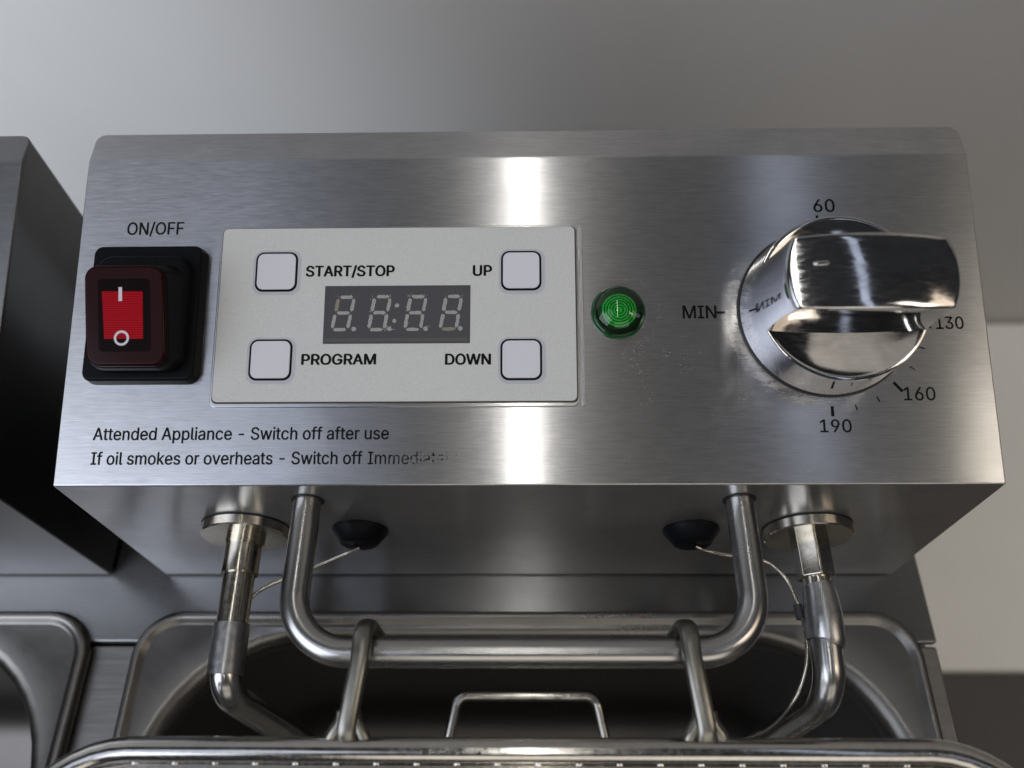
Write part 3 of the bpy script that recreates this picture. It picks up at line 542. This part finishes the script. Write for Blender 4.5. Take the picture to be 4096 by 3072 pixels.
for (u0, u1, v0, v1) in ((-65.3, -55.0, 46.7, 56.8), (-5.5, 4.3, 46.6, 56.7), (-65.5, -55.2, 24.7, 34.8), (-5.6, 4.3, 24.5, 34.6)):
    bt = panel_block('button', u0+0.5, u1-0.5, v0+0.55, v1-0.45, 1.6, 0.98, 1.22, 'button', head, bevel=0.1)
    panel_block('button_halo', u0-0.55, u1+0.85, v0-0.85, v1+0.45, 2.4, 0.9, 0.97, 'halo', bt)
    panel_block('button_outline', u0, u1, v0, v1, 2.0, 0.9, 1.0, 'ink', bt)
# display window with four unlit digits
disp = panel_block('display', -48.05, -12.85, 33.6, 48.05, 0.15, 0.9, 1.02, 'display', head)
panel_block('window_edge', -47.9, -13.4, 34.1, 34.9, 0.1, 0.95, 1.06, 'disp_edge', disp)
def seg_poly(p, q, wd):
    p, q = Vector(p), Vector(q); d = (q-p).normalized(); n = Vector((-d.y, d.x))*wd/2
    p2, q2 = p+d*wd*0.45, q-d*wd*0.45
    return [p, p2-n, q2-n, q, q2+n, p2+n]
def digit(x_bl, x_tl, y0, y1, wd, mat_map, jag):
    """slanted seven-segment figure"""
    ym = (y0+y1)/2+0.1; W = 3.75
    def X(y): return x_bl + (x_tl-x_bl)*(y-y0)/(y1-y0)
    c = {'bl': (X(y0), y0), 'br': (X(y0)+W, y0), 'ml': (X(ym), ym), 'mr': (X(ym)+W, ym), 'tl': (X(y1), y1), 'tr': (X(y1)+W, y1)}
    g = None
    for k, (a, b_) in enumerate((('tl', 'tr'), ('ml', 'mr'), ('bl', 'br'), ('bl', 'ml'), ('ml', 'tl'), ('br', 'mr'), ('mr', 'tr'))):
        p, q = Vector(c[a]), Vector(c[b_]); d = (q-p).normalized()
        poly = seg_poly(p+d*0.32, q-d*0.32, wd)
        # uneven edges
        pts = []
        for i in range(6):
            s, e = poly[i], poly[(i+1) % 6]
            m_ = 5 if (e-s).length > 1 else 1
            for j in range(m_):
                w_ = s.lerp(e, j/m_)
                pts.append(w_ + Vector((random.uniform(-jag, jag), random.uniform(-jag, jag))))
        v, f = prism([(a_.x, a_.y) for a_ in pts], lambda x, y: pan(x, y, 1.0), lambda x, y: pan(x, y, 1.05))
        o = mesh_obj('segment', v, f, mat_map.get(k, 'segment'), disp, smooth=False, angle=None)
for i, (bl, tl, y0, y1) in enumerate(((-46.0, -44.6, 37.1, 45.2), (-37.2, -35.9, 37.05, 45.25), (-28.5, -27.3, 37.05, 45.2), (-20.0, -18.7, 37.1, 45.25))):
    digit(bl, tl, y0, y1, 0.82, {4: 'segment_stained'} if i == 0 else ({2: 'segment_stained'} if i == 3 else {}), 0.05 if i == 0 else 0.085)
def dot(u, v_, r, mat='segment'):
    pts = [(u+r*math.cos(a)*random.uniform(.88, 1.1), v_+r*math.sin(a)*random.uniform(.88, 1.1)) for a in [2*math.pi*k/12 for k in range(12)]]
    v, f = prism(pts, lambda x, y: pan(x, y, 1.0), lambda x, y: pan(x, y, 1.05))
    mesh_obj('display_dot', v, f, mat, disp, smooth=False, angle=None)
dot(-30.5, 43.05, 0.52); dot(-31.05, 39.2, 0.5)
for u in (-40.75, -32.2, -23.5, -15.2): dot(u, 37.25, 0.58)
# pale nicks scratched into the film around the digits
V, F = [], []
for i in range(95):
    k = random.choice((0, 1, 1, 2, 2, 3)); bx = (-46, -37.2, -28.5, -20)[k]
    e = random.random()
    if e < 0.45: x, y, a = bx+random.uniform(0.5, 5.3), 45.4+random.uniform(-.2, .3), random.uniform(0.3, 2.5)
    elif e < 0.75: x, y, a = bx+random.uniform(3.2, 6.5), 37.0+random.uniform(-.3, 1.1), random.uniform(-0.8, 2.2)
    else: x, y, a = bx+random.choice((0.3, 1.0)), random.uniform(38, 45), random.uniform(2.6, 3.6)
    ln, wd = random.uniform(0.25, 0.85), random.uniform(0.07, 0.14)
    d = Vector((math.cos(a), math.sin(a)))*ln/2; n = Vector((-d.y, d.x)).normalized()*wd/2; c = Vector((x, y)); o = len(V)
    for q in (c-d, c+n, c+d, c-n): V.append(pan(q.x, q.y, 1.075))
    F.append([o, o+1, o+2, o+3])
o = mesh_obj('scuff_marks', V, F, 'scuff', disp, smooth=False, angle=None); o['kind'] = 'stuff'

# -- green indicator lamp
LU, LV = 22.65, 41.1
fnl = lambda x, y, h: pan(LU+x, LV+y, h)
v, f = lathe([(6.62, -0.3), (6.66, 0.5), (6.35, 1.25), (5.75, 1.7), (5.2, 1.6), (5.0, 0.9)], 64, fnl)
lamp = mesh_obj('indicator_lamp', v, f, 'lens_ring', head, angle=60)
v, f = lathe([(5.6, 1.0), (5.5, 1.66), (4.3, 1.70), (4.25, 1.2)], 64, fnl)
mesh_obj('dark_recess', v, f, 'lens_dark', lamp)
prof = [(4.28, 1.2), (4.28, 2.3)]
r = 4.1
while r > 0.6:
    hh = 2.3 + 0.5*(1-(r/4.3)**2)
    prof += [(r, hh), (r-0.10, hh+0.14), (r-0.36, hh+0.14), (r-0.44, hh)]; r -= 0.66
prof += [(0.35, 2.85), (0.30, 3.0), (0.02, 3.02)]
v, f = lathe(prof, 64, fnl)
ln = mesh_obj('ribbed_lens', v, f, 'lens', lamp, angle=25)
ln.data.materials.append(M['lens_groove'])
for p in ln.data.polygons:
    k = min(p.vertices)//64
    if k >= 2 and (k-2) % 4 == 3 or k < 2: p.material_index = 1
v, f = lathe([(6.2*math.cos(a), 1.3+3.4*math.sin(a)) for a in [math.radians(90*k/14) for k in range(14)]] + [(0.05, 4.7)], 64, fnl)
mesh_obj('clear_dome', v, f, 'dome', lamp, angle=None)

# -- rocker switch
boot = panel_block('switch_boot', -104.6, -77.3, 23.9, 58.2, 2.6, -0.3, 3.6, 'rubber', head, bevel=0.7, inset=0.5)
panel_block('boot_step', -101.8, -79.3, 26.0, 54.6, 4.2, 3.0, 7.2, 'rubber', boot, bevel=0.8, inset=0.7)
def cap_pt(u, v_, hgt):
    """point on the tilted rocker face: the O end is pressed in"""
    return pan(u, v_, 11.5 + 3.3*(v_-26.0)/24.0 + hgt)
def capshape(u0, u1, v0, v1, r, sk=0.0):
    # rocker face widens slightly towards its raised end
    return [(x + sk*(y-25.0)/25.0, y) for x, y in rrect(u0, u1, v0, v1, r, 8)]
def cap_block(name, ins, h0, h1, mat, bevel=None, r=3.2):
    a = capshape(-98.9+ins, -80.6-ins, 26.0+ins, 48.9-ins, max(r-ins*0.6, 0.4), -1.2)
    v, f = loft([[cap_pt(x, y, h0) for x, y in a], [cap_pt(x, y, h1) for x, y in a]])
    return mesh_obj(name, v, f, mat, boot, bevel=bevel, angle=40)
rings = [[pan(x, y, 6.5) for x, y in rrect(-101.2, -79.8, 26.0, 51.5, 4.2, 8)],
         [cap_pt(x, y, -2.6) for x, y in capshape(-99.6, -80.2, 25.7, 49.6, 3.8, -1.2)],
         [cap_pt(x, y, -1.3) for x, y in capshape(-99.1, -80.5, 25.9, 49.1, 3.4, -1.2)]]
v, f = loft(rings)
mesh_obj('boot_collar', v, f, 'rubber', boot, bevel=0.5)
cap_block('rocker_cap', 0.0, -1.4, 0.0, 'red_cap', bevel=0.7)
cap_block('rocker_inner', 3.2, -0.5, 0.04, 'red_inner', r=3.0)
def cap_poly(name, pts, h, mat):
    return mesh_obj(name, [cap_pt(x, y, h) for x, y in pts], [list(range(len(pts)))], mat, boot, smooth=False, angle=None)
cap_poly('red_window', [(-95.6, 42.85), (-86.3, 42.8), (-85.9, 32.1), (-94.75, 32.1)], 0.07, 'red_window')
cap_poly('symbol', [(-91.8, 43.75), (-91.0, 43.75), (-90.9, 40.6), (-91.7, 40.6)], 0.12, 'white')
_v, _f = [], []
for _k in range(40):
    _a = 2*math.pi*_k/40
    for _r in (1.2, 1.72): _v.append(cap_pt(-90.8+_r*math.cos(_a), 32.25+_r*math.sin(_a), 0.12))
    _j = (_k+1) % 40; _f.append([2*_k, 2*_j, 2*_j+1, 2*_k+1])
mesh_obj('symbol', _v, _f, 'white', boot, smooth=False, angle=None)

# -- temperature knob
def kp(x, y, h): return pan(DU+x, DV+y, h)
def bowl(x, y):
    return 9.4 + 2.5*((x*x+y*y)/(18.0**2))
HC, HR, HT = 7.9, 12.0, 30.2        # chord half width, rim height, grip height
def Rw(h): return 20.6 - (20.6-17.5)*h/HT
v, f = lathe([(21.4, -0.2), (21.5, 0.35), (21.2, 0.8), (20.4, 0.9)], 96, kp)
knob = mesh_obj('knob_skirt', v, f, 'skirt', head)     # replaced below by the real skirt
bpy.data.objects.remove(knob)
NS, NG = 36, 20
def thetas(h, hc):
    tc = math.asin(hc/Rw(h)); out = []
    out += [(-tc + 2*tc*i/NG) for i in range(NG)]
    out += [(tc + (math.pi-2*tc)*i/NS) for i in range(NS)]
    out += [(math.pi-tc + 2*tc*i/NG) for i in range(NG)]
    out += [(math.pi+tc + (math.pi-2*tc)*i/NS) for i in range(NS)]
    return out
levels = [0.9, 3, 6, 9, 12.0]
rings = [[kp(Rw(h)*math.cos(t_), Rw(h)*math.sin(t_), h) for t_ in thetas(h, HC)] for h in levels]
th = thetas(12, HC)
for rr, hh in ((18.85, 12.16), (18.4, 12.1), (18.0, 11.9)):
    rings.append([kp(rr*math.cos(t_), rr*math.sin(t_), hh) for t_ in th])
for q in (0.86, 0.7, 0.5, 0.3, 0.1, 0.0):
    rings.append([kp(18*q*math.cos(t_), 18*q*math.sin(t_), bowl(18*q*math.cos(t_), 18*q*math.sin(t_))) for t_ in th])
v, f = loft(rings, True, False)
knob = mesh_obj('knob', v, f, 'skirt', head, angle=30)
knob.data.materials.append(M['chrome'])
nring = len(th)
for p in knob.data.polygons:
    c = Vector((0, 0, 0))
    for i in p.vertices: c += Vector(knob.data.vertices[i].co)
    c = c/len(p.vertices)/S
    h = c.y*(-ST)+c.z*CT
    if min(i//nring for i in p.vertices) >= 4: p.material_index = 1
v, f = lathe([(20.85, -0.2), (20.9, 0.4), (20.75, 0.85), (20.0, 0.95)], 96, kp)
mesh_obj('knob_gasket', v, f, 'gasket', knob)
def top_h(x, y): return HT - 1.6*(x/17.0)**2 - 0.25*(y/8.0)**2
# grip: end walls
hs = [11.9, 14, 17, 20, 23, 26, 28.4]
def hcw(h): return HC + 0.0*(h-12)
for side in (0, 1):
    pass
gv, gf = [], []
def strip(grid):
    o = len(gv); nr, nc = len(grid), len(grid[0])
    for row in grid: gv.extend(row)
    for i in range(nr-1):
        for j in range(nc-1):
            gf.append([o+i*nc+j, o+i*nc+j+1, o+(i+1)*nc+j+1, o+(i+1)*nc+j])
NGR = 24
def outline(k, t_):
    """plan outline of the grip at height fraction k (0 rim .. 1 top); four sides"""
    pass
def grip_pts(h):
    """closed outline at height h: right end arc, far side, left end arc, near side"""
    R0 = Rw(min(h, HT))+0.02; k = (h-12)/(HT-12)
    hc = HC - 0.55*math.sin(math.pi*min(max(k, 0), 1)) + 0.05*k
    bul = 0.55*max(k, 0)
    tc = math.asin(hc/R0); out = []
    for i in range(NGR): 
        t_ = -tc+2*tc*i/NGR; out.append((R0*math.cos(t_), R0*math.sin(t_)))
    xc = R0*math.cos(tc)
    for i in range(NGR):
        x = xc-2*xc*i/NGR; out.append((x, hc+bul*(1-(x/xc)**2)))
    for i in range(NGR):
        t_ = math.pi-tc+2*tc*i/NGR; out.append((R0*math.cos(t_), R0*math.sin(t_)))
    for i in range(NGR):
        x = -xc+2*xc*i/NGR; out.append((x, -(hc+bul*(1-(x/xc)**2))))
    return out
rings = []
base = grip_pts(12.0)
rings.append([kp(x, y, min(bowl(x, y)-0.3, 11.8)) for x, y in base])
for h in (13.5, 15.5, 18, 20.5, 23, 25.5):
    rings.append([kp(x, y, h) for x, y in grip_pts(h)])
o28 = grip_pts(28.0)
rings.append([kp(x, y, top_h(x, y)-0.32) for x, y in o28])
nb = len(rings)
rings.append([kp(x*0.991, y*0.985, top_h(x, y)-0.09) for x, y in o28])
rings.append([kp(x*0.977, y*0.955, top_h(x*0.977, y*0.955)-0.01) for x, y in o28])
for q in (0.95, 0.8, 0.6, 0.4, 0.2, 0.06):
    rings.append([kp(x*q, y*q, top_h(x*q, y*q)) for x, y in o28])
v, f = loft(rings, False, True)
me = bpy.data.meshes.new('grip'); me.from_pydata([tuple(Vector(q)*S) for q in v], [], f)
bm = bmesh.new(); bm.from_mesh(me); bmesh.ops.recalc_face_normals(bm, faces=bm.faces); bm.to_mesh(me); bm.free()
grip = finish('grip', me, 'chrome', knob, angle=33)
grip.data.materials.append(M['skirt'])
n4 = 4*NGR
for p in grip.data.polygons:
    ks = [i//n4 for i in p.vertices]; js = [i % n4 for i in p.vertices]
    if max(ks) <= nb-1 and (max(js) <= NGR and min(js) >= 0 or (min(js) >= 2*NGR and max(js) <= 3*NGR)): p.material_index = 1
# raised pill-shaped pointer bead on the MIN end of the grip
pv = []
for k in range(5):
    a = math.radians(90*k/4); ins = 0.52*(1-math.cos(a)); hh = 0.42*math.sin(a)
    pv.append([kp(x, y, top_h(x, y)-0.03+hh) for x, y in rrect(-12.55+ins, -9.25-ins, 0.95+ins, 2.15-ins, max(0.6-ins, 0.06))])
v, f = loft(pv)
mesh_obj('pointer_bead', v, f, 'chrome', knob, angle=60)

# -- basket rail bent from round bar, fixed in the front of the head
RZ = -9.0
pts = sweep_path([(-52.3, 1.5, RZ), (-52.3, -35.6, RZ), (51.3, -35.6, RZ), (51.3, 1.5, RZ)], 13.0, 14)
v, f = tube(pts, 3.35, 28)
mesh_obj('basket_rail', v, f, 'rail', head, angle=50)
for x in (-52.3, 51.3):
    v, f = lathe([(3.9, -0.3), (3.95, 0.25), (3.5, 0.3)], 28, lambda a, b_, h, x=x: Vector((x+a, -h, RZ+b_)))
    mesh_obj('rail_hole_edge', v, f, 'gasket', head)
# -- element fittings and tubes
def along(pts, name, r, mat, seg=24, bend=10, parent=None):
    v, f = tube(sweep_path(pts, bend, 12), r, seg)
    return mesh_obj(name, v, f, mat, parent or head, angle=50)
def disc(x, z, r, y0, y1, name, mat, parent):
    v, f = lathe([(r, -y0), (r, -y1-0.35), (r-0.35, -y1)], 56, lambda a, b_, h: Vector((x+a, -h, z+b_)))
    return mesh_obj(name, v, f, mat, parent, angle=40)
FZ = -28.0
for side in (-1, 1):
    xc = -72.8 if side < 0 else 73.0
    dz = FZ if side < 0 else FZ-0.6
    el = disc(xc, dz, 11.2, -0.5, -3.0, 'element_flange', 'nickel', head)
    v, f = lathe([(11.3, -0.2), (11.35, 0.35), (10.9, 0.45)], 56, lambda a, b_, h: Vector((xc+a, -h, dz+b_)))
    mesh_obj('flange_gasket', v, f, 'gasket', el)
    if side < 0:
        along([(xc, -2, dz), (xc+0.2, -12.6, dz)], 'fitting_collar', 4.6, 'nickel', parent=el)
        along([(xc+0.2, -2, dz), (xc+0.2, -5.0, dz)], 'fitting_neck', 5.0, 'nickel', parent=el)
        along([(xc+0.2, -10, dz), (xc+0.5, -28, dz)], 'element_tube', 3.9, 'nickel', parent=el)
        along([(xc+0.5, -25.0, dz), (xc+0.7, -37, dz-0.6)], 'element_sleeve', 4.35, 'sleeve', parent=el)
        along([(xc+0.6, -30, dz), (xc+1.0, -41.0, dz-1.5), (-62.5, -46.5, -60), (-52, -60, -140)], 'heating_element', 3.8, 'rail', bend=9, parent=el)
    else:
        v, f = tube([(xc, -2, dz), (xc+0.1, -13.6, dz)], 4.9, 6)
        mesh_obj('fitting_nut', v, f, 'nickel', el, smooth=False, bevel=0.5)
        along([(xc, -13, dz), (xc, -16, dz)], 'element_tube', 3.5, 'nickel', parent=el)
        v, f = tube([(xc, -15.0, dz), (xc+0.3, -17, dz), (xc+0.2, -22, dz), (xc-0.1, -28.5, dz-0.4), (xc-0.3, -29.0, dz-0.5)], [3.9, 4.1, 4.6, 4.6, 4.3], 24)
        mesh_obj('element_sleeve', v, f, 'sleeve', el, angle=50)
        along([(xc-0.2, -26, dz-0.2), (xc-0.6, -41.5, dz-2), (63.5, -47.5, -60), (50, -62, -140)], 'heating_element', 3.8, 'rail', bend=12, parent=el)
# -- black grommets with capillary wires
for side in (-1, 1):
    gx, gz = (-43.2, -29.5) if side < 0 else (43.3, -29.8)
    v, f = lathe([(7.2, -0.2), (7.35, 0.6), (7.1, 1.1), (5.0, 3.9), (4.5, 4.2), (1.6, 4.2), (1.2, 3.8)], 40, lambda a, b_, h: Vector((gx+a, -h, gz+b_)))
    gr = mesh_obj('rubber_grommet', v, f, 'rubber', head, angle=40)
def spline(P, n=8):
    P = [Vector(p) for p in P]; P = [P[0]*2-P[1]] + P + [P[-1]*2-P[-2]]; out = []
    for i in range(1, len(P)-2):
        for k in range(n):
            t_ = k/n; a, b_, c, d = P[i-1], P[i], P[i+1], P[i+2]
            out.append(0.5*((2*b_)+(c-a)*t_+(2*a-5*b_+4*c-d)*t_*t_+(3*b_-a-3*c+d)*t_**3))
    out.append(P[-2]); return out
v, f = tube(spline([(-43.3, -4.4, -31), (-45.9, -5.6, -31.5), (-48.5, -6.6, -32), (-53.9, -8.8, -32.5), (-61.6, -12, -32.5), (-68.0, -15.5, -32), (-70.8, -20, -31), (-70, -27, -31.5)]), 0.48, 10)
mesh_obj('capillary_wire', v, f, 'nickel', head, angle=60)
v, f = tube(spline([(44.2, -4.4, -30.5), (46.5, -5.2, -31), (51.2, -6.4, -31), (61.0, -8.0, -31), (65.8, -12, -31), (67.6, -17, -31), (68.6, -21.5, -31), (69.0, -28.3, -31.5), (67.8, -35.3, -33), (64.8, -41.7, -37), (60.5, -46.3, -46), (55, -48.5, -60), (48, -55, -110)]), 0.5, 10)
mesh_obj('capillary_wire', v, f, 'nickel', head, angle=60)
v, f = tube([(68.0, -19.4, -30.8), (68.2, -23.0, -30.8)], 1.05, 12)
mesh_obj('wire_clip', v, f, 'wire_seal', head)

# ================================================================== OIL TANKS
def tank(xc, label, hw=114.6):
    root = empty('oil_tank', (xc, -150, -72), label, 'fryer tank')
    Y1, Y0 = -11.2, -288.0
    def ring(x_in, yback, z, r, n=10):
        return [Vector((xc+x, y, z)) for x, y in rrect(-hw+x_in, hw-x_in, Y0+x_in, yback, r, n)]
    rings = [ring(0.2, Y1-0.2, -71.0, 13.5), ring(0.0, Y1, -69.6, 13.5), ring(0.6, Y1-0.5, -68.2, 13), ring(1.7, Y1-1.6, -67.6, 12.2), ring(2.9, Y1-2.7, -68.2, 11.2),
             ring(3.6, Y1-3.4, -69.0, 10.5), ring(4.3, Y1-4.0, -69.3, 10)]
    rim = mesh_obj('tank_rim', *loft([*rings], False, False), 'tank', root, angle=None)
    rings = [ring(4.2, Y1-3.9, -69.28, 10), ring(5.0, Y1-4.6, -69.3, 24), ring(5.8, Y1-5.1, -69.4, 42), ring(7.0, Y1-6.0, -69.8, 42), ring(8.2, Y1-7.0, -70.7, 42),
             ring(9.2, Y1-7.9, -72.2, 41.5), ring(9.8, Y1-8.5, -74.2, 41), ring(10.1, Y1-8.8, -77, 41)]
    mesh_obj('tank_lip', *loft(rings, False, False), 'tank', root, angle=None)
    rings = [ring(10.12, Y1-8.82, -76.9, 41), ring(11, Y1-10, -100, 41), ring(13, Y1-12, -150, 40), ring(16, Y1-15, -166, 38), ring(26, Y1-25, -172, 34), ring(60, Y1-60, -173, 20)]
    mesh_obj('tank_bowl', *loft(rings, False, True), 'bowl', root, angle=None)
    return root
tank(-0.4, 'pressed steel oil tank with a wide dark opening under the rail')
tank(-242.0, 'rounded corner of the neighbouring steel tank at the lower left edge', 114.4)
# bent wire loop standing in the tank
lp = [(-27, -62, -94), (-20.6, -32.3, -86), (20.9, -32.3, -86), (27.5, -62, -94)]
v, f = tube(sweep_path(lp, 4.0, 8), 1.45, 16)
tagit(mesh_obj('lifting_loop', v, f, 'wire', angle=60), 'thin bent wire loop inside the dark tank below the rail', 'wire loop')

# ================================================================== BASKET
bk = empty('frying_basket', (0, -150, -10), 'polished wire frying basket hung by two hooks, its rim along the bottom edge', 'frying basket')
BZ = -5.5
rim = [Vector((x, y, BZ)) for x, y in rrect(-103.5, 104.0, -262, -55.9, 23, 10)]
n = len(rim); rings = []
for i in range(n):
    t_ = (rim[(i+1) % n]-rim[i-1]).normalized(); sd = t_.cross(Vector((0, 0, 1)))
    rings.append([rim[i] + (Vector((0, 0, 1))*math.cos(2*math.pi*k/20) + sd*math.sin(2*math.pi*k/20))*2.75 for k in range(20)])
rings.append(rings[0])
v, f = loft(rings, False, False)
mesh_obj('rim_bar', v, f, 'wire', bk, angle=None)
# second thin wire welded just inside the rim, and the mesh hung from it
def loop(ins, z, r, sg=8):
    pts = [Vector((x, y, z)) for x, y in rrect(-103.5+ins, 104.0-ins, -262+ins, -55.9-ins, 23-ins*0.8, 6)]
    pts.append(pts[0]); return tube(pts, r, sg, False)
mesh_obj('mesh_ring', *loop(3.4, -4.6, 0.85, 10), 'wire', bk, angle=None)
for k in range(11):
    mesh_obj('mesh_ring', *loop(4.0+k*1.2, -13.5-8.5*k, 0.8, 6), 'wire', bk, angle=None)
x = -78.9
while x < 84:
    a = x*0.90
    v, f = tube([(x, -57.5, BZ+0.6), (x, -59.6, BZ+0.5), (x, -60.6, BZ-3), (a, -72.5, -100), (a, -245, -100), (x, -258, BZ-2)], 0.95, 8)
    mesh_obj('mesh_wire', v, f, 'wire', bk, angle=60)
    x += 8.15
y = -80
while y > -250:
    v, f = tube([(-100.2, y, BZ), (-88, y, -101.5), (88, y, -101.5), (100.7, y, BZ)], 0.95, 6)
    mesh_obj('mesh_wire', v, f, 'wire', bk, angle=60)
    y -= 8.15
# hooks: flattened double wire that loops over the rail and forks onto the rim
for side, x0, x1 in ((-1, -34.6, -36.3), (1, 34.9, 36.6)):
    path = spline([(x0+0.7*side*-1, -31.0, -18.0), (x0+0.3*side*-1, -30.6, -11.5), (x0, -30.6, -6.4), (x0, -33.0, -2.3), (x0, -38.0, -1.4), ((x0+x1)/2, -45.0, -2.0), (x1, -51.3, -3.2), (x1, -53.6, -4.4)], 6)
    seg = 24; rings = []
    for i, p in enumerate(path):
        t_ = (path[min(i+1, len(path)-1)]-path[max(i-1, 0)]).normalized()
        sd = Vector((1, 0, 0)); sd = (sd-t_*sd.dot(t_)).normalized(); up = sd.cross(t_)
        ring_ = []
        for k in range(seg):
            a = 2*math.pi*k/seg; c, s_ = math.cos(a), math.sin(a)
            ex = math.copysign(abs(c)**0.75, c)*2.05; ey = math.copysign(abs(s_)**0.75, s_)*1.6
            ring_.append(p + sd*ex + up*ey)
        rings.append(ring_)
    hk = mesh_obj('hanging_hook', *loft(rings, True, True), 'hook', bk, angle=None)
    for q in (-1, 1):
        v, f = tube(spline([(x1+q*1.2, -48.6, -3.2), (x1+q*1.6, -50.6, -3.8), (x1+q*3.3, -53.2, -4.6), (x1+q*4.6, -56.0, -6.5)], 5), 1.35, 14)
        mesh_obj('hook_fork', v, f, 'hook', hk, angle=60)
